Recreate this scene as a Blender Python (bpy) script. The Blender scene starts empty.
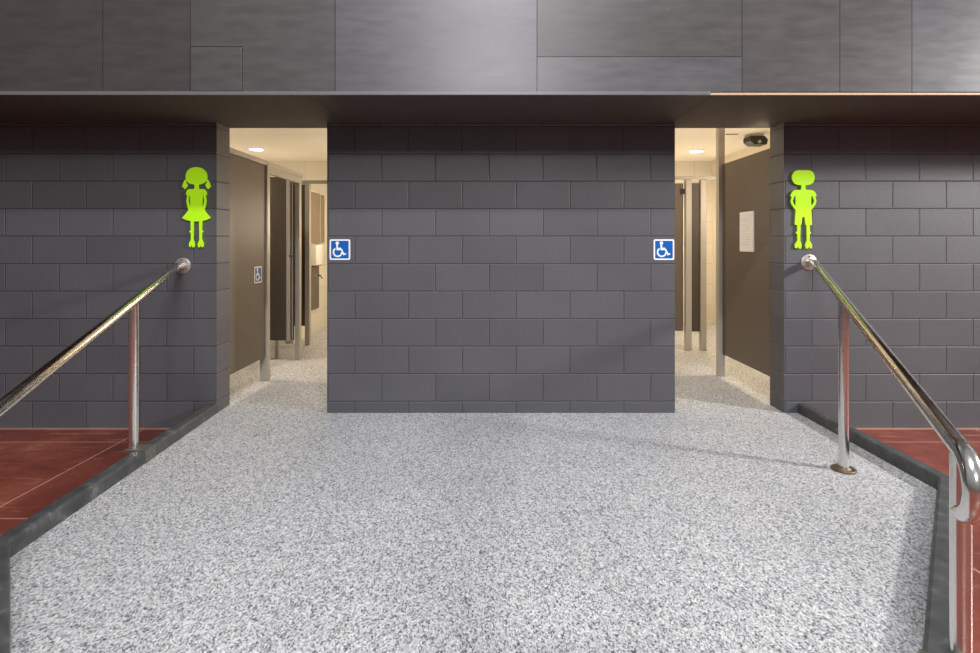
import bpy, bmesh, math, random
from mathutils import Vector, Matrix, Quaternion
random.seed(7)
S = bpy.context.scene
COL = S.collection
PI = math.pi
CAM_Z = 1.237
F = 522.0
CX, CY = 490.0, 243.0            # vanishing point in the frame

# ------------------------------------------------------------------ materials
def new_mat(name):
    m = bpy.data.materials.new(name); m.use_nodes = True
    return m, m.node_tree, m.node_tree.nodes['Principled BSDF']

def srgb(r, g, b):
    f = lambda c: (c/255/12.92) if c/255 <= .04045 else ((c/255+.055)/1.055)**2.4
    return (f(r), f(g), f(b), 1)

def plain(name, col, rough=.5, metal=0.0, noise=0.06, scale=30, bump=0.0, spec=.5):
    m, t, p = new_mat(name)
    p.inputs['Roughness'].default_value = rough
    p.inputs['Metallic'].default_value = metal
    p.inputs['Specular IOR Level'].default_value = spec
    tc = t.nodes.new('ShaderNodeTexCoord')
    n = t.nodes.new('ShaderNodeTexNoise'); n.inputs['Scale'].default_value = scale; n.inputs['Detail'].default_value = 4
    t.links.new(tc.outputs['Object'], n.inputs['Vector'])
    r = t.nodes.new('ShaderNodeMix'); r.data_type = 'RGBA'
    r.inputs[6].default_value = tuple(c*(1-noise) for c in col[:3])+(1,)
    r.inputs[7].default_value = tuple(min(1, c*(1+noise)) for c in col[:3])+(1,)
    t.links.new(n.outputs['Fac'], r.inputs[0]); t.links.new(r.outputs[2], p.inputs['Base Color'])
    if bump:
        b = t.nodes.new('ShaderNodeBump'); b.inputs['Strength'].default_value = bump; b.inputs['Distance'].default_value = .002
        t.links.new(n.outputs['Fac'], b.inputs['Height']); t.links.new(b.outputs['Normal'], p.inputs['Normal'])
    return m

def mnode(t, op, a, b=None, c=None):
    n = t.nodes.new('ShaderNodeMath'); n.operation = op
    for i, v in enumerate((a, b, c)):
        if v is None: continue
        if isinstance(v, (int, float)): n.inputs[i].default_value = v
        else: t.links.new(v, n.inputs[i])
    return n.outputs[0]

def ramp(t, fac, stops, interp='LINEAR'):
    r = t.nodes.new('ShaderNodeValToRGB'); r.color_ramp.interpolation = interp
    e = r.color_ramp.elements
    while len(e) < len(stops): e.new(.5)
    for el, (pos, c) in zip(e, stops): el.position = pos; el.color = c
    t.links.new(fac, r.inputs[0]); return r.outputs[0]

def block_mat(name, base, mortar):
    """painted concrete blocks, 395 x 200 mm, running bond; world coordinates"""
    m, t, p = new_mat(name)
    g = t.nodes.new('ShaderNodeNewGeometry')
    sp = t.nodes.new('ShaderNodeSeparateXYZ'); t.links.new(g.outputs['Position'], sp.inputs[0])
    sn = t.nodes.new('ShaderNodeSeparateXYZ'); t.links.new(g.outputs['True Normal'], sn.inputs[0])
    side = mnode(t, 'GREATER_THAN', mnode(t, 'ABSOLUTE', sn.outputs[0]), .5)
    ux = mnode(t, 'ADD', sp.outputs[0], .004-.19575+.3915*20)
    uy = mnode(t, 'ADD', sp.outputs[1], -3.8+.0028+.3915*20)
    mx = t.nodes.new('ShaderNodeMix'); t.links.new(side, mx.inputs[0]); t.links.new(ux, mx.inputs[2]); t.links.new(uy, mx.inputs[3])
    v = mnode(t, 'ADD', sp.outputs[2], -1.689+.2005*10)
    cb = t.nodes.new('ShaderNodeCombineXYZ'); t.links.new(mx.outputs[0], cb.inputs[0]); t.links.new(v, cb.inputs[1])
    # slight waviness of the joints
    nz = t.nodes.new('ShaderNodeTexNoise'); nz.inputs['Scale'].default_value = 9; t.links.new(g.outputs['Position'], nz.inputs['Vector'])
    vm = t.nodes.new('ShaderNodeVectorMath'); vm.operation = 'MULTIPLY_ADD'
    t.links.new(nz.outputs['Color'], vm.inputs[0]); vm.inputs[1].default_value = (.004, .004, 0); t.links.new(cb.outputs[0], vm.inputs[2])
    def brick(size, smooth):
        b = t.nodes.new('ShaderNodeTexBrick'); b.offset = .5; b.offset_frequency = 2; b.squash = 1
        b.inputs['Scale'].default_value = 1; b.inputs['Brick Width'].default_value = .3915; b.inputs['Row Height'].default_value = .2005
        b.inputs['Mortar Size'].default_value = size; b.inputs['Mortar Smooth'].default_value = smooth
        b.inputs['Color1'].default_value = (0, 0, 0, 1); b.inputs['Color2'].default_value = (1, 1, 1, 1); b.inputs['Mortar'].default_value = (.5, .5, .5, 1)
        t.links.new(vm.outputs[0], b.inputs['Vector']); return b
    b1 = brick(.0035, .5); b2 = brick(.0065, 1.0)
    # colour: per-block tint, mortar tint, fine grain
    fine = t.nodes.new('ShaderNodeTexNoise'); fine.inputs['Scale'].default_value = 160; fine.inputs['Detail'].default_value = 3
    t.links.new(g.outputs['Position'], fine.inputs['Vector'])
    big = t.nodes.new('ShaderNodeTexNoise'); big.inputs['Scale'].default_value = 1.3; big.inputs['Detail'].default_value = 4
    t.links.new(g.outputs['Position'], big.inputs['Vector'])
    tint = t.nodes.new('ShaderNodeSeparateColor'); t.links.new(b1.outputs['Color'], tint.inputs[0])
    k = mnode(t, 'ADD', mnode(t, 'MULTIPLY', tint.outputs[0], .16), .92)
    k = mnode(t, 'MULTIPLY', k, mnode(t, 'ADD', mnode(t, 'MULTIPLY', fine.outputs['Fac'], .7), .65))
    k = mnode(t, 'MULTIPLY', k, mnode(t, 'ADD', mnode(t, 'MULTIPLY', big.outputs['Fac'], .5), .75))
    sc = t.nodes.new('ShaderNodeVectorMath'); sc.operation = 'SCALE'; sc.inputs[0].default_value = base[:3]; t.links.new(k, sc.inputs['Scale'])
    mix = t.nodes.new('ShaderNodeMix'); mix.data_type = 'RGBA'
    t.links.new(mnode(t, 'MULTIPLY', b1.outputs['Fac'], .75), mix.inputs[0]); t.links.new(sc.outputs[0], mix.inputs[6]); mix.inputs[7].default_value = mortar
    t.links.new(mix.outputs[2], p.inputs['Base Color'])
    p.inputs['Roughness'].default_value = .5; p.inputs['Specular IOR Level'].default_value = .45
    h = mnode(t, 'ADD', mnode(t, 'MULTIPLY', b2.outputs['Fac'], -1.0), mnode(t, 'MULTIPLY', fine.outputs['Fac'], .45))
    bp = t.nodes.new('ShaderNodeBump'); bp.inputs['Strength'].default_value = .8; bp.inputs['Distance'].default_value = .005
    t.links.new(h, bp.inputs['Height']); t.links.new(bp.outputs['Normal'], p.inputs['Normal'])
    return m

def flake_floor_mat():
    m, t, p = new_mat('flake_floor')
    g = t.nodes.new('ShaderNodeNewGeometry')
    def vor(scale):
        v = t.nodes.new('ShaderNodeTexVoronoi'); v.inputs['Scale'].default_value = scale; v.inputs['Randomness'].default_value = 1
        mp = t.nodes.new('ShaderNodeMapping'); mp.inputs['Scale'].default_value = (1, .74, 1); t.links.new(g.outputs['Position'], mp.inputs[0]); t.links.new(mp.outputs[0], v.inputs['Vector'])
        s = t.nodes.new('ShaderNodeSeparateColor'); t.links.new(v.outputs['Color'], s.inputs[0]); return s
    a = vor(150); b = vor(240)
    G = lambda r, gg, bb: srgb(r, gg, bb)
    ca = ramp(t, a.outputs[0], [(0, G(82, 85, 92)), (.07, G(118, 121, 126)), (.19, G(152, 154, 157)), (.42, G(186, 188, 191)), (.7, G(208, 209, 210)), (.9, G(228, 228, 228))], 'CONSTANT')
    cb = ramp(t, b.outputs[1], [(0, G(84, 88, 96)), (.12, G(138, 141, 146)), (.3, G(184, 184, 186)), (.6, G(212, 211, 209))], 'CONSTANT')
    mix = t.nodes.new('ShaderNodeMix'); mix.data_type = 'RGBA'
    t.links.new(mnode(t, 'GREATER_THAN', b.outputs[2], .55), mix.inputs[0]); t.links.new(ca, mix.inputs[6]); t.links.new(cb, mix.inputs[7])
    n = t.nodes.new('ShaderNodeTexNoise'); n.inputs['Scale'].default_value = 1.6; n.inputs['Detail'].default_value = 5
    t.links.new(g.outputs['Position'], n.inputs['Vector'])
    k = mnode(t, 'ADD', mnode(t, 'MULTIPLY', n.outputs['Fac'], .3), .78)
    sc = t.nodes.new('ShaderNodeVectorMath'); sc.operation = 'SCALE'; t.links.new(mix.outputs[2], sc.inputs[0]); t.links.new(k, sc.inputs['Scale'])
    t.links.new(sc.outputs[0], p.inputs['Base Color'])
    p.inputs['Roughness'].default_value = .55; p.inputs['Specular IOR Level'].default_value = .3
    bp = t.nodes.new('ShaderNodeBump'); bp.inputs['Strength'].default_value = .35; bp.inputs['Distance'].default_value = .0015
    t.links.new(a.outputs[1], bp.inputs['Height']); t.links.new(bp.outputs['Normal'], p.inputs['Normal'])
    return m

def red_floor_mat():
    m, t, p = new_mat('red_sealed_concrete')
    g = t.nodes.new('ShaderNodeNewGeometry')
    sp = t.nodes.new('ShaderNodeSeparateXYZ'); t.links.new(g.outputs['Position'], sp.inputs[0])
    n = t.nodes.new('ShaderNodeTexNoise'); n.inputs['Scale'].default_value = 2.2; n.inputs['Detail'].default_value = 9; n.inputs['Roughness'].default_value = .7
    t.links.new(g.outputs['Position'], n.inputs['Vector'])
    mp = t.nodes.new('ShaderNodeMapping'); mp.inputs['Scale'].default_value = (3, 18, 3); t.links.new(g.outputs['Position'], mp.inputs[0])
    n2 = t.nodes.new('ShaderNodeTexNoise'); n2.inputs['Scale'].default_value = 1.5; n2.inputs['Detail'].default_value = 6; t.links.new(mp.outputs[0], n2.inputs['Vector'])
    c = ramp(t, n.outputs['Fac'], [(.3, srgb(94, 44, 33)), (.5, srgb(122, 58, 44)), (.62, srgb(140, 74, 58)), (.75, srgb(168, 114, 98))])
    c2 = ramp(t, n2.outputs['Fac'], [(.6, (0, 0, 0, 1)), (.8, (.5, .5, .5, 1))])
    mx = t.nodes.new('ShaderNodeMix'); mx.data_type = 'RGBA'; t.links.new(c2, mx.inputs[0]); t.links.new(c, mx.inputs[6]); mx.inputs[7].default_value = srgb(196, 150, 132)
    # pale saw-cut joints in both directions, a pale edge at the wall
    jx = mnode(t, 'LESS_THAN', mnode(t, 'ABSOLUTE', mnode(t, 'SUBTRACT', mnode(t, 'FRACT', mnode(t, 'ADD', mnode(t, 'DIVIDE', mnode(t, 'ADD', sp.outputs[0], 2.5), 1.5), 10.5)), .5)), .004)
    jy = mnode(t, 'LESS_THAN', mnode(t, 'ABSOLUTE', mnode(t, 'SUBTRACT', mnode(t, 'FRACT', mnode(t, 'ADD', mnode(t, 'DIVIDE', mnode(t, 'ADD', sp.outputs[1], -3.53), .98), 10.5)), .5)), .005)
    jw = mnode(t, 'GREATER_THAN', sp.outputs[1], 3.765)
    j = mnode(t, 'MULTIPLY', mnode(t, 'MAXIMUM', mnode(t, 'MAXIMUM', jx, jy), jw), .55)
    mj = t.nodes.new('ShaderNodeMix'); mj.data_type = 'RGBA'; t.links.new(j, mj.inputs[0]); t.links.new(mx.outputs[2], mj.inputs[6]); mj.inputs[7].default_value = srgb(205, 160, 140)
    t.links.new(mj.outputs[2], p.inputs['Base Color'])
    t.links.new(mnode(t, 'ADD', mnode(t, 'MULTIPLY', n2.outputs['Fac'], .3), .22), p.inputs['Roughness'])
    return m

def board_mat(name, rough, c=(66, 63, 64)):
    """painted sheet, semi gloss, faint roller streaks"""
    m, t, p = new_mat(name)
    g = t.nodes.new('ShaderNodeNewGeometry')
    mp = t.nodes.new('ShaderNodeMapping'); mp.inputs['Scale'].default_value = (2, 2, 8); t.links.new(g.outputs['Position'], mp.inputs[0])
    n = t.nodes.new('ShaderNodeTexNoise'); n.inputs['Scale'].default_value = 3; n.inputs['Detail'].default_value = 7; t.links.new(mp.outputs[0], n.inputs['Vector'])
    base = srgb(*c)
    col = ramp(t, n.outputs['Fac'], [(.3, tuple(v*.86 for v in base[:3])+(1,)), (.7, tuple(v*1.14 for v in base[:3])+(1,))])
    fl = t.nodes.new('ShaderNodeTexVoronoi'); fl.inputs['Scale'].default_value = 5.0; t.links.new(g.outputs['Position'], fl.inputs['Vector'])
    chip = mnode(t, 'LESS_THAN', fl.outputs['Distance'], .018)
    mx = t.nodes.new('ShaderNodeMix'); mx.data_type = 'RGBA'; t.links.new(mnode(t, 'MULTIPLY', chip, .35), mx.inputs[0]); t.links.new(col, mx.inputs[6]); mx.inputs[7].default_value = srgb(150, 150, 148)
    t.links.new(mx.outputs[2], p.inputs['Base Color'])
    t.links.new(mnode(t, 'ADD', mnode(t, 'MULTIPLY', n.outputs['Fac'], .12), rough-.06), p.inputs['Roughness'])
    f2 = t.nodes.new('ShaderNodeTexNoise'); f2.inputs['Scale'].default_value = 120; t.links.new(g.outputs['Position'], f2.inputs['Vector'])
    bp = t.nodes.new('ShaderNodeBump'); bp.inputs['Strength'].default_value = .15; bp.inputs['Distance'].default_value = .001
    t.links.new(f2.outputs['Fac'], bp.inputs['Height']); t.links.new(bp.outputs['Normal'], p.inputs['Normal'])
    return m

def kerb_mat():
    m, t, p = new_mat('kerb_paint')
    g = t.nodes.new('ShaderNodeNewGeometry')
    n = t.nodes.new('ShaderNodeTexNoise'); n.inputs['Scale'].default_value = 14; n.inputs['Detail'].default_value = 8; t.links.new(g.outputs['Position'], n.inputs['Vector'])
    c = ramp(t, n.outputs['Fac'], [(.3, srgb(56, 57, 58)), (.6, srgb(76, 78, 79)), (.72, srgb(104, 106, 106)), (.84, srgb(150, 148, 142))])
    t.links.new(c, p.inputs['Base Color']); p.inputs['Roughness'].default_value = .5
    bp = t.nodes.new('ShaderNodeBump'); bp.inputs['Strength'].default_value = .4; bp.inputs['Distance'].default_value = .002
    t.links.new(n.outputs['Fac'], bp.inputs['Height']); t.links.new(bp.outputs['Normal'], p.inputs['Normal'])
    return m

def steel_mat():
    m, t, p = new_mat('polished_steel')
    p.inputs['Metallic'].default_value = 1; p.inputs['Base Color'].default_value = (.74, .72, .69, 1)
    tc = t.nodes.new('ShaderNodeNewGeometry')
    n = t.nodes.new('ShaderNodeTexNoise'); n.inputs['Scale'].default_value = 22; n.inputs['Detail'].default_value = 5; t.links.new(tc.outputs['Position'], n.inputs['Vector'])
    t.links.new(mnode(t, 'ADD', mnode(t, 'MULTIPLY', n.outputs['Fac'], .22), .06), p.inputs['Roughness'])
    return m

def emit_mat(name, col, strength):
    m, t, p = new_mat(name)
    p.inputs['Base Color'].default_value = (.9, .9, .9, 1)
    p.inputs['Emission Color'].default_value = col; p.inputs['Emission Strength'].default_value = strength
    return m

def cream_tile_mat(name, base, tile_top):
    m, t, p = new_mat(name)
    g = t.nodes.new('ShaderNodeNewGeometry')
    sp = t.nodes.new('ShaderNodeSeparateXYZ'); t.links.new(g.outputs['Position'], sp.inputs[0])
    u = mnode(t, 'ADD', sp.outputs[0], sp.outputs[1])
    cb = t.nodes.new('ShaderNodeCombineXYZ'); t.links.new(mnode(t, 'ADD', u, 20.), cb.inputs[0]); t.links.new(mnode(t, 'ADD', sp.outputs[2], .04), cb.inputs[1])
    b = t.nodes.new('ShaderNodeTexBrick'); b.offset = 0
    for k, v in (('Scale', 1), ('Brick Width', .6), ('Row Height', .32), ('Mortar Size', .003)): b.inputs[k].default_value = v
    b.inputs['Color1'].default_value = base; b.inputs['Color2'].default_value = tuple(c*.96 for c in base[:3])+(1,); b.inputs['Mortar'].default_value = tuple(c*.62 for c in base[:3])+(1,)
    t.links.new(cb.outputs[0], b.inputs['Vector'])
    t.links.new(b.outputs['Color'], p.inputs['Base Color']); p.inputs['Roughness'].default_value = .35
    return m

M = dict(
    block=block_mat('charcoal_blockwork', srgb(84, 83, 87), srgb(64, 63, 66)),
    floor=flake_floor_mat(), red=red_floor_mat(),
    boardA=board_mat('sheet_paint_matt', .46, (64, 59, 59)), boardB=board_mat('sheet_paint_gloss_lit', .33, (84, 83, 87)), boardC=board_mat('sheet_paint_mid', .38, (74, 71, 71)),  # gloss sheet colour lightened to paint in part of the lamp highlight
    soffit=plain('soffit_paint', srgb(78, 70, 64), .6, noise=.15, scale=5, bump=.2),
    lip=plain('edge_trim_paint', srgb(104, 104, 106), .35, noise=.1),
    wood=plain('raw_timber', srgb(192, 166, 138), .6, noise=.25, scale=60),
    kerb=kerb_mat(), steel=steel_mat(),
    satin=plain('satin_steel', srgb(176, 168, 160), .42, metal=.75, noise=.25, scale=50),
    dirty=plain('stained_steel', srgb(126, 112, 94), .45, metal=.7, noise=.4, scale=60),
    bracket=plain('dull_bracket', srgb(120, 118, 110), .5, metal=.6, noise=.3, scale=60),
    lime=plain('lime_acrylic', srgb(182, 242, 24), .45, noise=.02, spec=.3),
    white=plain('sign_white', srgb(236, 238, 240), .4, noise=.02),
    blue=plain('sign_blue', srgb(0, 90, 172), .35, noise=.03),
    cream=plain('cream_wall', srgb(224, 214, 196), .6, noise=.03, scale=4),
    tile=cream_tile_mat('cream_tiles', srgb(222, 216, 202), 1.2),
    ceil=plain('white_ceiling', srgb(236, 230, 218), .8, noise=.02, scale=3),
    lam=plain('brown_laminate', srgb(96, 86, 76), .45, noise=.12, scale=40),
    lamdark=plain('dark_laminate', srgb(74, 66, 59), .45, noise=.12, scale=40),
    alu=plain('satin_aluminium', srgb(176, 171, 164), .4, metal=.25, noise=.04),
    black=plain('black_plastic', srgb(20, 19, 18), .5, noise=.1),
    grey=plain('grey_plastic', srgb(150, 146, 138), .4, noise=.05),
    paper=plain('paper', srgb(232, 232, 236), .8, noise=.04, scale=50),
    ink=plain('faded_print', srgb(208, 202, 193), .8, noise=.1, scale=60),
    lens=emit_mat('lamp_lens', (1, .93, .8, 1), 6),
    glass=plain('brown_mirror_panel', srgb(136, 116, 96), .25, noise=.06, scale=8),
    chrome=plain('chrome', srgb(210, 208, 204), .15, metal=1, noise=.02),
    porcelain=plain('white_enamel', srgb(240, 236, 230), .25, noise=.01),
)

_p = M['lime'].node_tree.nodes['Principled BSDF']      # weak glow added so the figures' upper halves stay bright in shade
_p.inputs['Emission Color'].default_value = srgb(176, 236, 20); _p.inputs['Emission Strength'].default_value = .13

# ------------------------------------------------------------------ mesh helpers
def link(name, bm, mat, parent=None, smooth=False, loc=None):
    bmesh.ops.recalc_face_normals(bm, faces=bm.faces)
    me = bpy.data.meshes.new(name); bm.to_mesh(me); bm.free()
    me.materials.append(mat)
    if smooth:
        for p in me.polygons: p.use_smooth = True
        me.set_sharp_from_angle(angle=math.radians(38))
    o = bpy.data.objects.new(name, me); COL.objects.link(o)
    if parent is not None:
        o.parent = parent; o.matrix_parent_inverse = Matrix.Translation(-parent.location)
    return o

def box(bm, x0, x1, y0, y1, z0, z1, bev=0.0, seg=2):
    vs = [bm.verts.new((x, y, z)) for x in (x0, x1) for y in (y0, y1) for z in (z0, z1)]
    q = [(0, 1, 3, 2), (4, 6, 7, 5), (0, 4, 5, 1), (2, 3, 7, 6), (0, 2, 6, 4), (1, 5, 7, 3)]
    fs = [bm.faces.new([vs[i] for i in f]) for f in q]
    if bev:
        es = list({e for f in fs for e in f.edges})
        bmesh.ops.bevel(bm, geom=es, offset=bev, segments=seg, affect='EDGES', profile=.5)
    return bm

def B(*a, **k): return box(bmesh.new(), *a, **k)

def prism(bm, pts, z0, z1):
    lo = [bm.verts.new((x, y, z0)) for x, y in pts]; hi = [bm.verts.new((x, y, z1)) for x, y in pts]
    n = len(pts); bm.faces.new(lo[::-1]); bm.faces.new(hi)
    for i in range(n): bm.faces.new((lo[i], lo[(i+1) % n], hi[(i+1) % n], hi[i]))
    return bm

def plate(bm, pts, fn, d0, d1):
    """flat outline extruded: fn(u, v, d) -> 3-D point"""
    lo = [bm.verts.new(fn(u, v, d0)) for u, v in pts]; hi = [bm.verts.new(fn(u, v, d1)) for u, v in pts]
    n = len(pts); bm.faces.new(lo[::-1]); bm.faces.new(hi)
    for i in range(n): bm.faces.new((lo[i], lo[(i+1) % n], hi[(i+1) % n], hi[i]))
    return bm

def ring_plate(bm, outer, inner, fn, d0, d1, closed=True):
    """two matching loops with a hole (or an open arc band)"""
    n = len(outer)
    V = [[bm.verts.new(fn(u, v, d)) for u, v in L] for L in (outer, inner) for d in (d0, d1)]
    o0, o1, i0, i1 = V
    for k in range(n if closed else n-1):
        j = (k+1) % n
        bm.faces.new((o1[k], o1[j], i1[j], i1[k])); bm.faces.new((o0[j], o0[k], i0[k], i0[j]))
        bm.faces.new((o0[k], o0[j], o1[j], o1[k])); bm.faces.new((i0[j], i0[k], i1[k], i1[j]))
    if not closed:
        for k in (0, n-1): bm.faces.new((o0[k], o1[k], i1[k], i0[k]))
    return bm

def tube(bm, pts, r, seg=20, cap=True, dome=False):
    pts = [Vector(p) for p in pts]
    rings = []; up = None
    for i, p in enumerate(pts):
        t = (pts[min(i+1, len(pts)-1)]-pts[max(i-1, 0)]).normalized()
        if up is None:
            up = Vector((0, 0, 1)) if abs(t.z) < .9 else Vector((1, 0, 0))
        n = (up - t*up.dot(t)).normalized(); b = t.cross(n); up = n
        rr = r[i] if isinstance(r, (list, tuple)) else r
        rings.append([bm.verts.new(p+(n*math.cos(a)+b*math.sin(a))*rr) for a in (2*PI*k/seg for k in range(seg))])
    for a, c in zip(rings, rings[1:]):
        for k in range(seg):
            j = (k+1) % seg; bm.faces.new((a[k], a[j], c[j], c[k]))
    if cap:
        bm.faces.new(rings[0][::-1]); bm.faces.new(rings[-1])
    return bm

def cyl(bm, p0, p1, r, seg=24):
    return tube(bm, [p0, p1], r, seg)

def rrect(w, h, r, n=6):
    out = []
    for cx, cy, a0 in ((w/2-r, h/2-r, 0), (-w/2+r, h/2-r, 90), (-w/2+r, -h/2+r, 180), (w/2-r, -h/2+r, 270)):
        for k in range(n+1):
            a = math.radians(a0+90*k/n); out.append((cx+r*math.cos(a), cy+r*math.sin(a)))
    return out

def ell(cx, cy, rx, ry, n=40):
    return [(cx+rx*math.cos(2*PI*k/n), cy+ry*math.sin(2*PI*k/n)) for k in range(n)]

def catmull(pts, n=6):
    """closed smooth loop"""
    out = []; L = len(pts)
    for i in range(L):
        p0, p1, p2, p3 = (Vector(pts[(i+k-1) % L]+(0,)) for k in range(4))
        for s in range(n):
            t = s/n
            q = .5*((2*p1)+(p2-p0)*t+(2*p0-5*p1+4*p2-p3)*t*t+(3*p1-p0-3*p2+p3)*t**3)
            out.append((q.x, q.y))
    return out

def tag(o, label=None, cat=None, group=None, kind=None):
    if label: o['label'] = label
    if cat: o['category'] = cat
    if group: o['group'] = group
    if kind: o['kind'] = kind
    return o

def struct(name, bm, mat, label=None, smooth=False):
    return tag(link(name, bm, mat, smooth=smooth), label, kind='structure')

def empty(name, loc, label, cat, group=None):
    o = bpy.data.objects.new(name, None); COL.objects.link(o); o.location = loc; o.empty_display_size = .1
    return tag(o, label, cat, group)

# ------------------------------------------------------------------ the setting
Y0, Y1 = 3.80, 3.99              # front and back of the block walls
SO = 2.115                       # soffit height
CE = 2.50                        # washroom ceiling
BK = 8.05                        # washroom back wall
RED = -.109
LX, CL, CR, RX = -1.99, -1.186, 1.346, 2.14

fl = [(-1.955, Y0), (LX, Y0), (LX, Y1), (-4.0, Y1), (-4.0, BK), (3.42, BK), (3.42, Y1), (RX, Y1), (RX, Y0), (2.24, Y0), (2.24, 2.61), (1.17, 1.42), (-1.305, 1.42), (-1.885, 2.05)]
fl[0] = (-1.985, Y0); fl.pop(1)
struct('floor', prism(bmesh.new(), fl, -.108, 0), M['floor'], 'speckled grey flake floor of the washroom entrance')
struct('floor', B(-7, 9, -6, Y0+.005, RED-.05, RED), M['red'], 'red sealed concrete floor beside the kerbs')

struct('wall_left', B(-5.2, LX, Y0, Y1, RED, SO), M['block'], 'charcoal painted block wall left of the left doorway')
struct('wall_center', B(CL, CR, Y0, Y1, 0, SO), M['block'], 'charcoal painted block wall between the two doorways')
struct('wall_right', B(RX, 6.0, Y0, Y1, RED, SO), M['block'], 'charcoal painted block wall right of the right doorway')

# bulkhead over the entrance: soffit and painted sheets
FY = 3.10
SXL, SXR = -1.06, 1.32           # sheet joints in the soffit
for a, b in ((-5.2, SXL-.002), (SXL+.002, SXR-.002), (SXR+.002, 6.0)):
    struct('ceiling', B(a, b, FY+.012, Y1, SO, SO+.02), M['soffit'], 'dark soffit sheet under the bulkhead')
struct('wall_bulkhead', B(-5.2, 6.0, FY+.02, Y1, SO+.021, 5.2), M['soffit'], 'bulkhead body above the entrance')
edges = [-5.2, -3.5, -2.3, -1.78, -.92, .279, 1.497, 2.078, 2.506, 3.7, 4.9, 6.0]
mats = ['boardA', 'boardA', 'boardA', 'boardC', 'boardB', 'boardB', 'boardC', 'boardC', 'boardB', 'boardC', 'boardA']
n = 1
for a, b, k in zip(edges, edges[1:], mats):
    g = .0018
    if abs(a-.279) < .01:
        struct(f'trim_{n}', B(a+g, b-g, FY, FY+.012, SO+.02, 2.342), M[k]); n += 1
        struct(f'trim_{n}', B(a+g, b-g, FY+.0005, FY+.012, 2.345, 5.2), M['boardC']); n += 1
    elif abs(a+1.78) < .01:     # sheet with the hatch cut into its lower left corner
        bm = bmesh.new()
        box(bm, -1.470, b-g, FY, FY+.012, SO+.02, 2.405); box(bm, a+g, b-g, FY, FY+.012, 2.405, 5.2)
        struct(f'trim_{n}', bm, M[k]); n += 1
    else:
        struct(f'trim_{n}', B(a+g, b-g, FY+random.uniform(0, .0008), FY+.012, SO+.02, 5.2), M[k]); n += 1
struct(f'trim_{n}', B(-5.2, 1.305, FY-.006, FY+.012, SO, SO+.022, bev=.002), M['lip'], 'grey metal edge strip along the bottom of the bulkhead'); n += 1
struct(f'trim_{n}', B(1.309, 6.0, FY-.004, FY+.011, SO+.001, SO+.013), M['wood'], 'raw timber edge strip along the bottom of the bulkhead'); n += 1
hat = tag(link('access_panel', B(-1.777, -1.474, FY-.004, FY+.0115, SO+.024, 2.401, bev=.002), M['boardC']),
          'small square dark access panel in the bulkhead above the left doorway', 'access panel')

# washrooms behind
struct('wall_back', B(-4.1, 3.52, BK, BK+.1, 0, CE+.1), M['tile'], 'cream back wall of the washrooms')
struct('wall_washroom_left', B(-4.1, -4.0, Y1, BK, 0, CE+.1), M['tile'], 'cream outer wall of the left washroom')
struct('wall_washroom_right', B(3.42, 3.52, Y1, BK, 0, CE+.1), M['cream'], 'cream outer wall of the right washroom')
struct('wall_divider', B(-.05, .15, Y1, BK, 0, CE), M['cream'], 'cream dividing wall between the washrooms')
struct('wall_stub', B(-2.52, -2.415, 6.42, BK, 0, 1.955), M['tile'], 'cream stub wall in the left washroom')
struct('ceiling', B(-4.1, 3.52, Y1, BK+.1, CE, CE+.1), M['ceil'], 'white washroom ceiling')
struct('wall_lintel', B(-4.1, 3.52, Y1, Y1+.012, SO+.02, CE), M['cream'], 'cream wall above the doorways on the washroom side')

# kerbs
def kerb(name, pts, outs, label):
    """pts inner line, outs outer line; rounded top edges"""
    bm = bmesh.new(); H = .07; r = .012
    prof = []
    rings = []
    for (ix, iy), (ox, oy) in zip(pts, outs):
        I = Vector((ix, iy, 0)); O = Vector((ox, oy, 0)); d = (O-I); w = d.length; d.normalize()
        ring = []
        for s, z in ((0, RED), (0, H-r), (r*.3, H-r*.3), (r, H), (w-r, H), (w-r*.3, H-r*.3), (w, H-r), (w, RED)):
            ring.append(bm.verts.new(I+d*s+Vector((0, 0, z))))
        rings.append(ring)
    for a, b in zip(rings, rings[1:]):
        for k in range(8): bm.faces.new((a[k], a[(k+1) % 8], b[(k+1) % 8], b[k]))
    bm.faces.new(rings[0]); bm.faces.new(rings[-1][::-1])
    return struct(name, bm, M['kerb'], label, smooth=False)
kerb('kerb_strip', [(-1.984, Y0-.001), (-1.885, 2.05), (-1.305, 1.42)], [(-2.054, Y0-.001), (-1.957, 2.02), (-1.357, 1.372)], 'dark painted kerb along the left edge of the flake floor')
kerb('kerb_strip', [(2.24, Y0-.001), (2.24, 2.61), (1.17, 1.42)], [(2.31, Y0-.001), (2.31, 2.583), (1.222, 1.373)], 'dark painted kerb along the right edge of the flake floor')

# ------------------------------------------------------------------ handrails
def arc_loop(p, u, R, nseg=16):
    """from p along u, turn down through a half circle of radius R"""
    u = Vector(u).normalized(); h = Vector((u.x, u.y, 0)).normalized(); pts = []
    c = Vector(p)-Vector((0, 0, R))
    for k in range(nseg+1):
        a = PI/2-PI*k/nseg
        pts.append(c+h*R*math.cos(a)+Vector((0, 0, R*math.sin(a))))
    return pts

def smooth_path(pts, n=8):
    out = []; P = [Vector(p) for p in pts]
    for i in range(len(P)-1):
        p0 = P[max(i-1, 0)]; p1 = P[i]; p2 = P[i+1]; p3 = P[min(i+2, len(P)-1)]
        for s in range(n):
            t = s/n
            out.append(.5*((2*p1)+(p2-p0)*t+(2*p0-5*p1+4*p2-p3)*t*t+(3*p1-p0-3*p2+p3)*t**3))
    out.append(P[-1]); return out

def disc(bm, c, axis, r, th, seg=32):
    c = Vector(c); a = Vector(axis).normalized()
    tube(bm, [c, c+a*th*.7, c+a*th], [r, r, r*.93], seg)

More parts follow.
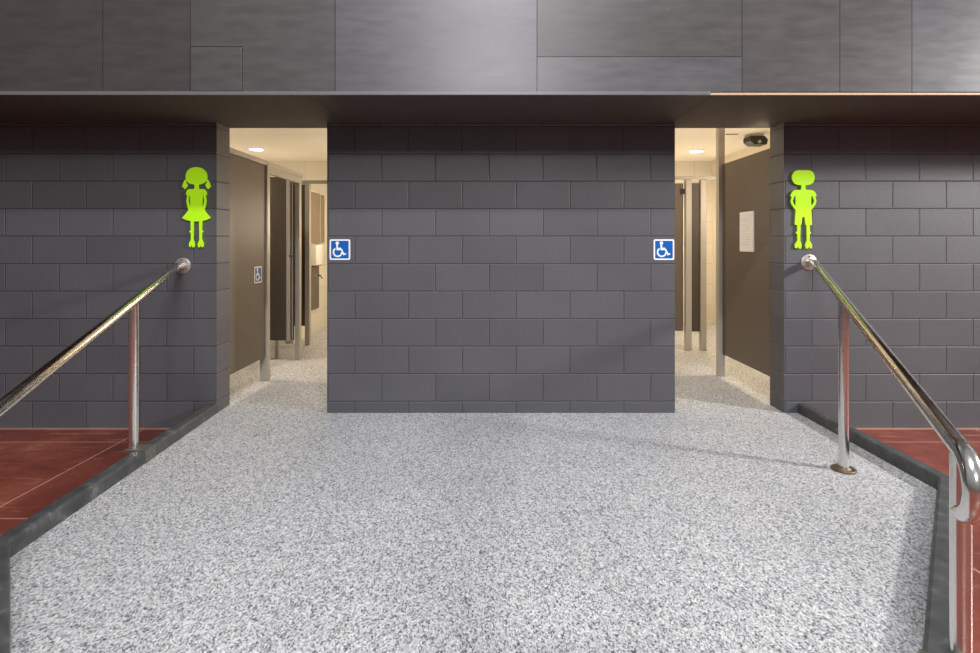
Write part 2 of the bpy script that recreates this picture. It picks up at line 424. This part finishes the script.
def handrail(wall, mid, near, R, posts, label, end_drop=None, rr=.0255):
    W, Mi, N = Vector(wall), Vector(mid), Vector(near)
    root = empty('handrail', (W.x, W.y, 0), label, 'handrail')
    start = Vector((W.x, W.y-.07, W.z-.004))
    u = (N-start).normalized()
    line = [start+Vector((0, .012, .002)), start+Vector((0, .004, .0005))+u*.006, start+u*.02] + [start.lerp(N, k/12) for k in range(1, 12)] + [N-u*.03]
    loop = arc_loop(N, u, R)
    end = Vector((N.x, N.y, N.z-2*R))
    path = line + loop
    bm = bmesh.new()
    tube(bm, [W+Vector((0, -.004, 0)), W+Vector((0, -.035, -.001)), W+Vector((.001*0, -.058, -.003))]+path+[end], rr, 28)
    link('rail', bm, M['steel'], root, smooth=True)
    bm = bmesh.new(); disc(bm, W, (0, -1, 0), .058, .008)
    fl_ = link('wall_flange', bm, M['satin'], root, smooth=True)
    for a in (90, 210, 330):
        q = W+Vector((.043*math.cos(math.radians(a)), -.008, .043*math.sin(math.radians(a))))
        bm = bmesh.new(); disc(bm, q, (0, -1, 0), .007, .005, 12); link('bolt', bm, M['steel'], fl_, smooth=True)
    for (px, py, pz, top, kind) in posts:
        t = (py-start.y)/(N.y-start.y); q = start.lerp(N, min(t, 1)); px = q.x; top = q.z-rr*.4
        bm = bmesh.new(); tube(bm, [(px, py, pz+.002), (px, py, top)], rr*.98, 28); link('post', bm, M['steel'], root, smooth=True)
        if kind == 'flange':
            bm = bmesh.new(); disc(bm, (px, py, pz), (0, 0, 1), .06, .012)
            tube(bm, [(px, py, pz+.01), (px, py, pz+.02)], [.04, .03], 24)
            f = link('base_flange', bm, M['dirty'], root, smooth=True); f['label'] = 'stained round base flange'
            for a in (-150, -40, 80):
                bm = bmesh.new(); disc(bm, (px+.047*math.cos(math.radians(a)), py+.047*math.sin(math.radians(a)), pz+.011), (0, 0, 1), .009, .007, 6)
                link('bolt', bm, M['dirty'], f)
        elif kind[0] == 'bracket':
            _, ix, iy, dx, dy = kind       # inner kerb point and inward normal
            I = Vector((ix, iy, 0)); nrm = Vector((dx, dy, 0)).normalized(); tg = Vector((-nrm.y, nrm.x, 0))
            bm = bmesh.new(); w = .045 if dx > 0 else .03
            prof = [(-.115, .0705), (-.115, .0765), (.007, .0765), (.007, .008), (.001, .008), (.001, .0705)]
            A = [bm.verts.new(I+nrm*s+tg*w+Vector((0, 0, z))) for s, z in prof]; C = [bm.verts.new(I+nrm*s-tg*w+Vector((0, 0, z))) for s, z in prof]
            bm.faces.new(A); bm.faces.new(C[::-1])
            for k in range(6): bm.faces.new((A[k], A[(k+1) % 6], C[(k+1) % 6], C[k]))
            br = link('kerb_bracket', bm, M['bracket'], root); br['label'] = 'folded plate clamped over the kerb'
            for s in (-.022, .022):
                q = I+nrm*.007+tg*s+Vector((0, 0, .036)); bm = bmesh.new(); disc(bm, q, nrm, .007, .005, 6); link('bolt', bm, M['bracket'], br)
    return root

# right: wall flange, post on the floor, near post outside the kerb, looped end
handrail((2.32, Y0, 1.097), (1.92, 2.845, .905), (1.313, 1.455, .662), .086,
         [(1.92, 2.845, 0, .89, 'flange'), (1.313, 1.455, .0765, .655, ('bracket', 1.212, 1.467, -.744, .669))],
         'polished steel handrail on the right, with looped end and post bolted to flake floor')
# left: post on a bracket over the kerb
kx = lambda y: -1.885-(y-2.05)/(Y0-.001-2.05)*.099
py_ = 2.97
handrail((-2.235, Y0, 1.072), (-2.0, py_, .885), (-1.60, 1.40, .567), .086,
         [(kx(py_)-.088, py_, .0765, .885, ('bracket', kx(py_), py_, 1, 0)), (-1.60, 1.40, RED, .56, 'flange')],
         'polished steel handrail on the left, with post clamped to dark kerb')

# ------------------------------------------------------------------ signs
def px_wall(px, py, y=Y0):
    return ((px-CX)/F*y, CAM_Z-(py-CY)/F*y)

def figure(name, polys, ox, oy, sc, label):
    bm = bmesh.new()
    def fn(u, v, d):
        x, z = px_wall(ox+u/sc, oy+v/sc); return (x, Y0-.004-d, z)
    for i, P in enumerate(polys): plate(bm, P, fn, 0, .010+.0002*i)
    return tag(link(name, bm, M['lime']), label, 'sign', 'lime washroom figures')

def mir(P, c): return [(2*c-x, y) for x, y in P][::-1]
c = 137
girl = [catmull([(137, 37), (165, 43), (184, 60), (190, 84), (186, 104), (172, 118), (150, 124), (137, 125), (124, 124), (102, 118), (88, 104), (84, 84), (90, 60), (109, 43)], 5)]
pig = catmull([(187, 101), (194, 101), (202, 116), (207, 136), (200, 139), (196, 146), (186, 136), (183, 124), (190, 114)], 4)
girl += [pig, mir(pig, c), [(128, 118), (147, 118), (147, 148), (128, 148)]]
girl += [[(100, 147), (124, 147), (131, 141), (144, 141), (151, 147), (174, 147), (170, 170), (166, 215), (168, 232), (180, 258), (208, 292), (186, 302), (162, 307), (137, 309), (112, 307), (88, 302), (66, 292), (94, 258), (106, 232), (108, 215), (104, 170)]]
arm = [(171, 147), (180, 150), (186, 160), (189, 174), (182, 177), (186, 205), (182, 232), (175, 252), (166, 246), (173, 228), (177, 204), (174, 182), (168, 168)]
girl += [arm, mir(arm, c)]
leg = [(151, 300), (165, 300), (164, 352), (170, 357), (170, 363), (164, 366), (163, 400), (173, 418), (172, 436), (165, 438), (160, 426), (155, 438), (147, 438), (145, 422), (153, 400)]
girl += [leg, mir(leg, c)]
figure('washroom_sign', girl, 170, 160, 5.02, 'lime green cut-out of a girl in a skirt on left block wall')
boy = [catmull([(137, 53), (165, 53), (184, 62), (193, 84), (190, 106), (176, 122), (155, 127), (137, 127), (119, 127), (98, 122), (84, 106), (80, 84), (90, 62), (109, 53)], 5)]
boy += [[(127, 120), (148, 120), (148, 150), (127, 150)]]
boy += [[(96, 152), (124, 150), (130, 146), (145, 146), (151, 150), (178, 152), (176, 200), (176, 250), (180, 326), (149, 326), (144, 290), (137, 284), (131, 290), (126, 326), (95, 326), (99, 250), (99, 200)]]
arm = [(172, 151), (186, 154), (196, 164), (204, 181), (196, 184), (202, 208), (198, 222), (182, 246), (172, 252), (172, 238), (186, 220), (192, 207), (184, 184), (172, 178)]
boy += [arm, mir(arm, 137.5)]
leg = [(153, 320), (168, 320), (168, 358), (174, 363), (174, 369), (168, 372), (167, 404), (180, 424), (179, 441), (171, 444), (166, 432), (160, 444), (150, 444), (147, 426), (155, 404)]
boy += [leg, mir(leg, 137.5)]
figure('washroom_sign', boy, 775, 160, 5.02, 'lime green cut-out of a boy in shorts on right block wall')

def access_sign(fn, loc, label, size=.15):
    """fn(u, v, d) maps sign plane (u right, v up, d out of the wall)"""
    root = empty('accessible_sign', loc, label, 'sign', 'blue accessible washroom signs')
    h = size/2; k = size/330.0
    bm = bmesh.new(); plate(bm, rrect(size, size, .012), fn, .0005, .003); link('sign_plate', bm, M['white'], root)
    bm = bmesh.new(); plate(bm, rrect(size*.855, size*.855, .006), fn, .0028, .0036); link('blue_field', bm, M['blue'], root)
    Z = lambda x, y: ((x-327)*k, (318-y)*k)
    bm = bmesh.new(); d0, d1 = .0034, .0042
    plate(bm, [Z(*p) for p in ell(286, 213, 27, 27, 24)], fn, d0, d1)
    plate(bm, [Z(*p) for p in [(268, 236), (296, 236), (300, 286), (345, 286), (345, 304), (272, 304)]], fn, d0, d1+.0001)
    plate(bm, [Z(*p) for p in [(272, 300), (348, 300), (362, 310), (396, 380), (422, 372), (430, 392), (384, 412), (346, 328), (272, 328)]], fn, d0, d1+.0002)
    ang = [math.radians(a) for a in range(122, 366, 6)]
    ring_plate(bm, [Z(292+80*math.cos(a), 358-80*math.sin(a)) for a in ang], [Z(292+55*math.cos(a), 358-55*math.sin(a)) for a in ang], fn, d0, d1+.0003, closed=False)
    link('wheelchair_symbol', bm, M['white'], root)
    return root
for px, lab in ((340, 'square blue and white wheelchair sign on block wall beside left doorway'), (663.8, 'square blue and white wheelchair sign on block wall beside right doorway')):
    x, z = px_wall(px, 249.6)
    access_sign(lambda u, v, d, x=x, z=z: (x+u, Y0-d, z+v), (x, Y0, z), lab)
PXL = -2.03                      # plane of the left partition
access_sign(lambda u, v, d: (PXL+.018+d, 4.525+u, .962+v), (PXL+.018, 4.525, .962), 'small blue and white wheelchair sign on brown partition inside left doorway', .142)

# ------------------------------------------------------------------ partitions
PT, PB = 1.955, .215             # top and bottom of the panels
# left run
root = empty('cubicle_screen', (PXL, 4.4, 0), 'brown laminate cubicle screen with grey posts and wheelchair sign, in left doorway', 'cubicle screen')
link('panel', B(PXL-.018, PXL+.018, Y1+.004, 4.68, PB, PT-.02, bev=.002), M['lam'], root)
link('post', B(PXL-.035, PXL+.035, 4.68, 4.74, 0, PT+.01, bev=.006), M['alu'], root)
link('post', B(PXL-.035, PXL+.015, 5.52, 5.585, 0, PT+.01, bev=.006), M['alu'], root)
link('head_rail', B(PXL-.03, PXL+.03, Y1+.004, 5.60, PT-.02, PT+.02, bev=.004), M['alu'], root)
link('door_header', B(PXL-.016, PXL+.016, 4.74, 5.52, PT-.085, PT-.02), M['alu'], root)
dr = link('door', B(-2.76, -2.138, 5.475, 5.511, PB, PT-.025, bev=.002), M['lamdark'], root); dr['label'] = 'open dark brown door'
bm = box(bmesh.new(), -2.136, -2.096, 5.473, 5.513, PB, PT-.025, bev=.002); link('edge_strip', bm, M['alu'], dr)
bm = box(bmesh.new(), -2.094, -2.082, 5.485, 5.512, PB, PT-.025); box(bm, -2.072, -2.067, 5.485, 5.512, PB, PT-.025); link('hinge_strip', bm, M['lamdark'], dr)
link('hinge_strip', B(-2.081, -2.073, 5.48, 5.512, PB, PT-.025), M['alu'], dr)
bm = bmesh.new(); disc(bm, (-2.088, 5.485, 1.10), (0, -1, 0), .018, .03, 16); link('door_knob', bm, M['chrome'], dr, smooth=True)
# divider between the cubicles behind the open door
root = empty('cubicle_screen', (-3, 5.62, 0), 'brown divider panel on a short foot, behind the open cubicle door, seen through left doorway', 'cubicle screen')
link('panel', B(-3.98, -2.42, 5.60, 5.635, PB+.02, PT-.03, bev=.002), M['lamdark'], root)
link('foot', B(-2.31, -2.27, 5.60, 5.635, 0, PB-.005, bev=.004), M['alu'], root)
link('foot_plate', B(-2.42, -2.25, 5.60, 5.635, PB-.005, PB+.02), M['alu'], root)
# back-left cubicle front
YB = 6.33
root = empty('cubicle_screen', (-2.3, YB, 0), 'dark cubicle front with one grey post, deepest in left washroom', 'cubicle screen')
link('panel', B(-3.98, -2.232, YB-.018, YB+.018, PB+.02, PT-.01, bev=.002), M['lamdark'], root)
link('post', B(-2.236, -2.178, YB-.03, YB+.03, 0, PT, bev=.006), M['alu'], root)
link('head_rail', B(-3.98, -.06, YB-.03, YB+.03, PT, PT+.04, bev=.004), M['alu'], root)
# right run
XR = 2.15
root = empty('cubicle_screen', (XR, 4.5, 0), 'brown laminate privacy screen with tall steel post, in right doorway', 'cubicle screen')
link('panel', B(XR, XR+.036, Y1+.004, 4.77, PB-.005, PT+.01, bev=.002), M['lam'], root)
link('edge_strip', B(XR+.004, XR+.032, 4.772, 4.835, PB-.005, PT+.01), M['lamdark'], root)
link('post', B(XR-.03, XR+.03, 4.84, 4.90, 0, CE-.001, bev=.005), M['alu'], root)
# back-right cubicle front
YR = 6.0
root = empty('cubicle_screen', (2.3, YR, 0), 'cubicle front with two pale posts and narrow dark panel, deepest in right washroom', 'cubicle screen')
d_ = link('door', B(1.62, 2.225, YR+.01, YR+.045, PB+.01, PT-.03, bev=.002), M['lam'], root)
link('panel', B(2.312, 2.405, YR-.005, YR+.03, PB+.005, PT-.03, bev=.002), M['lamdark'], root)
link('post', B(2.24, 2.31, YR-.03, YR+.03, 0, PT+.005, bev=.006), M['alu'], root)
link('post', B(2.41, 2.48, YR-.03, YR+.03, 0, PT+.005, bev=.006), M['alu'], root)
link('post', B(1.52, 1.59, YR-.03, YR+.03, 0, PT+.005, bev=.006), M['alu'], root)
link('panel', B(.16, 1.515, YR-.005, YR+.03, PB+.005, PT-.03, bev=.002), M['lamdark'], root)
link('head_rail', B(.16, 3.41, YR-.03, YR+.03, PT+.005, PT+.045, bev=.004), M['alu'], root)
hg = link('hinge', B(2.195, 2.235, YR-.006, YR+.009, 1.80, 1.86), M['black'], d_)

# notice in a white frame on the right screen
NX = XR
root = empty('notice_frame', (NX, 4.36, 1.33), 'white framed notice sheet on brown screen inside right doorway', 'notice')
y0, y1, z0, z1 = 4.245, 4.478, 1.165, 1.498
bm = bmesh.new()
for a in ((y0, y1, z1-.022, z1), (y0, y1, z0, z0+.016), (y0, y0+.016, z0+.0161, z1-.0221), (y1-.016, y1, z0+.0161, z1-.0221)):
    box(bm, NX-.0085, NX-.0005, *a)
link('frame', bm, M['white'], root)
sheet = link('paper_sheet', B(NX-.006, NX-.0007, y0+.014, y1-.014, z0+.014, z1-.02), M['paper'], root)
bm = bmesh.new(); z = z1-.06
for i in range(11):
    w = .15*random.uniform(.6, 1)
    box(bm, NX-.0064, NX-.0058, y1-.035-w, y1-.035, z-.004, z); z -= .021
link('print_lines', bm, M['ink'], sheet)

# ------------------------------------------------------------------ washroom fittings
def downlight(x, y, label):
    root = empty('downlight', (x, y, CE), label, 'ceiling light', 'round ceiling downlights')
    bm = bmesh.new(); n = 32; o = ell(0, 0, .105, .105, n); i = ell(0, 0, 0.085, 0.085, n)
    ring_plate(bm, o, i, lambda u, v, d: (x+u, y+v, CE-d), .0005, .008); link('trim_ring', bm, M['white'], root, smooth=True)
    bm = bmesh.new(); plate(bm, ell(0, 0, 0.085, 0.085, n), lambda u, v, d: (x+u, y+v, CE-d), .0005, .012); link('lens', bm, M['lens'], root)
downlight(-3.14, 7.01, 'round glowing downlight in ceiling of left washroom')
downlight(2.83, 7.16, 'round glowing downlight in ceiling of right washroom')

root = empty('sensor_box', (3.13, 6.1, CE), 'black box fixture with a small lens on right washroom ceiling', 'ceiling fixture')
link('mount_plate', B(2.99, 3.15, 6.0, 6.14, CE-.035, CE-.0005, bev=.004), M['grey'], root)
bm = bmesh.new()
prof = [(2.98, CE-.036), (3.15, CE-.036), (3.185, CE-.075), (3.175, CE-.13), (3.03, CE-.13), (2.98, CE-.09)]
plate(bm, prof, lambda u, v, d: (u, 5.98+d, v), 0, .16); link('housing', bm, M['black'], root)
bm = bmesh.new(); disc(bm, (3.085, 5.98, CE-.098), (0, -1, -.3), .02, .014, 20); link('lens_cap', bm, M['grey'], root, smooth=True)

root = empty('slot_vent', (2.8, 6.05, CE), 'thin grey slot vent in right washroom ceiling', 'vent')
link('slot_frame', B(2.73, 2.875, 6.03, 6.07, CE-.006, CE-.0005), M['grey'], root)
link('slot', B(2.74, 2.865, 6.042, 6.058, CE-.0075, CE-.0055), M['black'], root)

# wall fittings on the stub wall deep in the left washroom
SX = -2.415
root = empty('upper_panel', (SX, 6.95, 1.6), 'tall brown upper panel with pale joint, deep in left washroom', 'wall panel')
link('board', B(SX+.0005, SX+.02, 6.96, 7.32, 1.225, 1.93, bev=.002), M['glass'], root)
link('board', B(SX+.0005, SX+.02, 7.37, 7.56, 1.245, 1.925, bev=.002), M['glass'], root)
link('joint_strip', B(SX+.0005, SX+.024, 7.322, 7.368, 1.225, 1.928), M['alu'], root)
root = empty('towel_dispenser', (SX, 6.85, .95), 'white boxy dispenser under brown upper panel, deep in left washroom', 'dispenser')
link('housing', B(SX+.0005, SX+.09, 7.0, 7.3, .93, 1.215, bev=.02), M['porcelain'], root, smooth=True)
link('slot', B(SX+.01, SX+.08, 7.05, 7.25, .924, .931), M['black'], root)
root = empty('lower_panel', (SX, 6.9, .3), 'dark brown lower panel with chrome tap, under white dispenser deep in left washroom', 'wall panel')
link('board', B(SX+.0005, SX+.02, 6.96, 7.32, .33, .92, bev=.004), M['lam'], root)
tp = bmesh.new(); tube(tp, smooth_path([(SX+.02, 7.18, .78), (SX+.06, 7.18, .79), (SX+.10, 7.18, .78), (SX+.11, 7.18, .745)], 5), .014, 14)
disc(tp, (SX+.02, 7.18, .78), (1, 0, 0), .028, .01, 16); link('tap', tp, M['chrome'], root, smooth=True)

# ------------------------------------------------------------------ lights
def area(name, loc, target, sx, sy, power, col):
    l = bpy.data.lights.new(name, 'AREA'); l.shape = 'RECTANGLE'; l.size = sx; l.size_y = sy; l.energy = power; l.color = col
    o = bpy.data.objects.new(name, l); COL.objects.link(o); o.location = loc
    o.rotation_euler = (Vector(target)-Vector(loc)).to_track_quat('-Z', 'Y').to_euler(); return o
def point(name, loc, power, col, r=.08):
    l = bpy.data.lights.new(name, 'POINT'); l.energy = power; l.color = col; l.shadow_soft_size = r
    o = bpy.data.objects.new(name, l); COL.objects.link(o); o.location = loc; return o
area('hall_lamp', (.1, -.35, 5.25), (0, 1.4, 0), 1.8, .22, 225, (.98, .98, 1))
area('hall_lamp', (.1, -5.3, 4.95), (0, 3, 1.2), 2.4, .9, 255, (.98, .98, 1))
area('hall_lamp', (7.3, .8, 3.4), (1.5, 2.8, .4), 0.6, 0.6, 470, (1, .97, .94))
WARM = (1, .82, .59)
def spot(name, loc, power, col):
    l = bpy.data.lights.new(name, 'SPOT'); l.energy = power; l.color = col; l.spot_size = math.radians(165); l.spot_blend = 1; l.shadow_soft_size = .06
    o = bpy.data.objects.new(name, l); COL.objects.link(o); o.location = loc; return o
for x, y, p in ((-3.14, 7.01, 55), (-3.1, 5.0, 110), (-1.3, 7.0, 95), (2.83, 7.16, 55), (2.9, 5.0, 110), (1.1, 6.9, 75)):
    spot('washroom_lamp_and_fill', (x, y, CE-.02), p, WARM)  # at the two downlights, plus unseen lamps added without fittings
for x, y, z, p in ((-1.0, 6.6, 1.5, 34), (-3.2, 5.0, 1.7, 22), (-3.3, 7.2, 1.5, 18), (-.5, 4.9, 1.5, 16), (.8, 5.0, 1.6, 34), (2.9, 4.9, 1.7, 22), (2.75, 7.2, 1.5, 22), (1.0, 7.2, 1.5, 16)):
    point('washroom_lamp_and_fill', (x, y, z), p*.85, (1, .84, .63), .3)  # unseen fill points in mid-air, added to brighten walls and ceilings

w = bpy.data.worlds.new('world'); S.world = w; w.use_nodes = True
t = w.node_tree; bg = t.nodes['Background']
g = t.nodes.new('ShaderNodeTexCoord'); sp = t.nodes.new('ShaderNodeSeparateXYZ'); t.links.new(g.outputs['Generated'], sp.inputs[0])
c = ramp(t, mnode(t, 'ADD', mnode(t, 'MULTIPLY', sp.outputs[2], .5), .5), [(.45, (.22, .19, .175, 1)), (.55, (.5, .48, .46, 1)), (.75, (.9, .9, .9, 1)), (1, (.7, .7, .72, 1))])
t.links.new(c, bg.inputs[0]); bg.inputs[1].default_value = .45

# ------------------------------------------------------------------ camera
cam = bpy.data.cameras.new('camera'); co = bpy.data.objects.new('camera', cam); COL.objects.link(co)
co.location = (0, 0, CAM_Z); co.rotation_euler = (PI/2, 0, 0)
cam.sensor_width = 36; cam.lens = F/980*36
cam.shift_y = -(326.5-CY)/980; cam.clip_start = .05
S.camera = co
S.view_settings.view_transform = 'Standard'; S.view_settings.look = 'None'
S.view_settings.exposure = 0; S.view_settings.gamma = 1
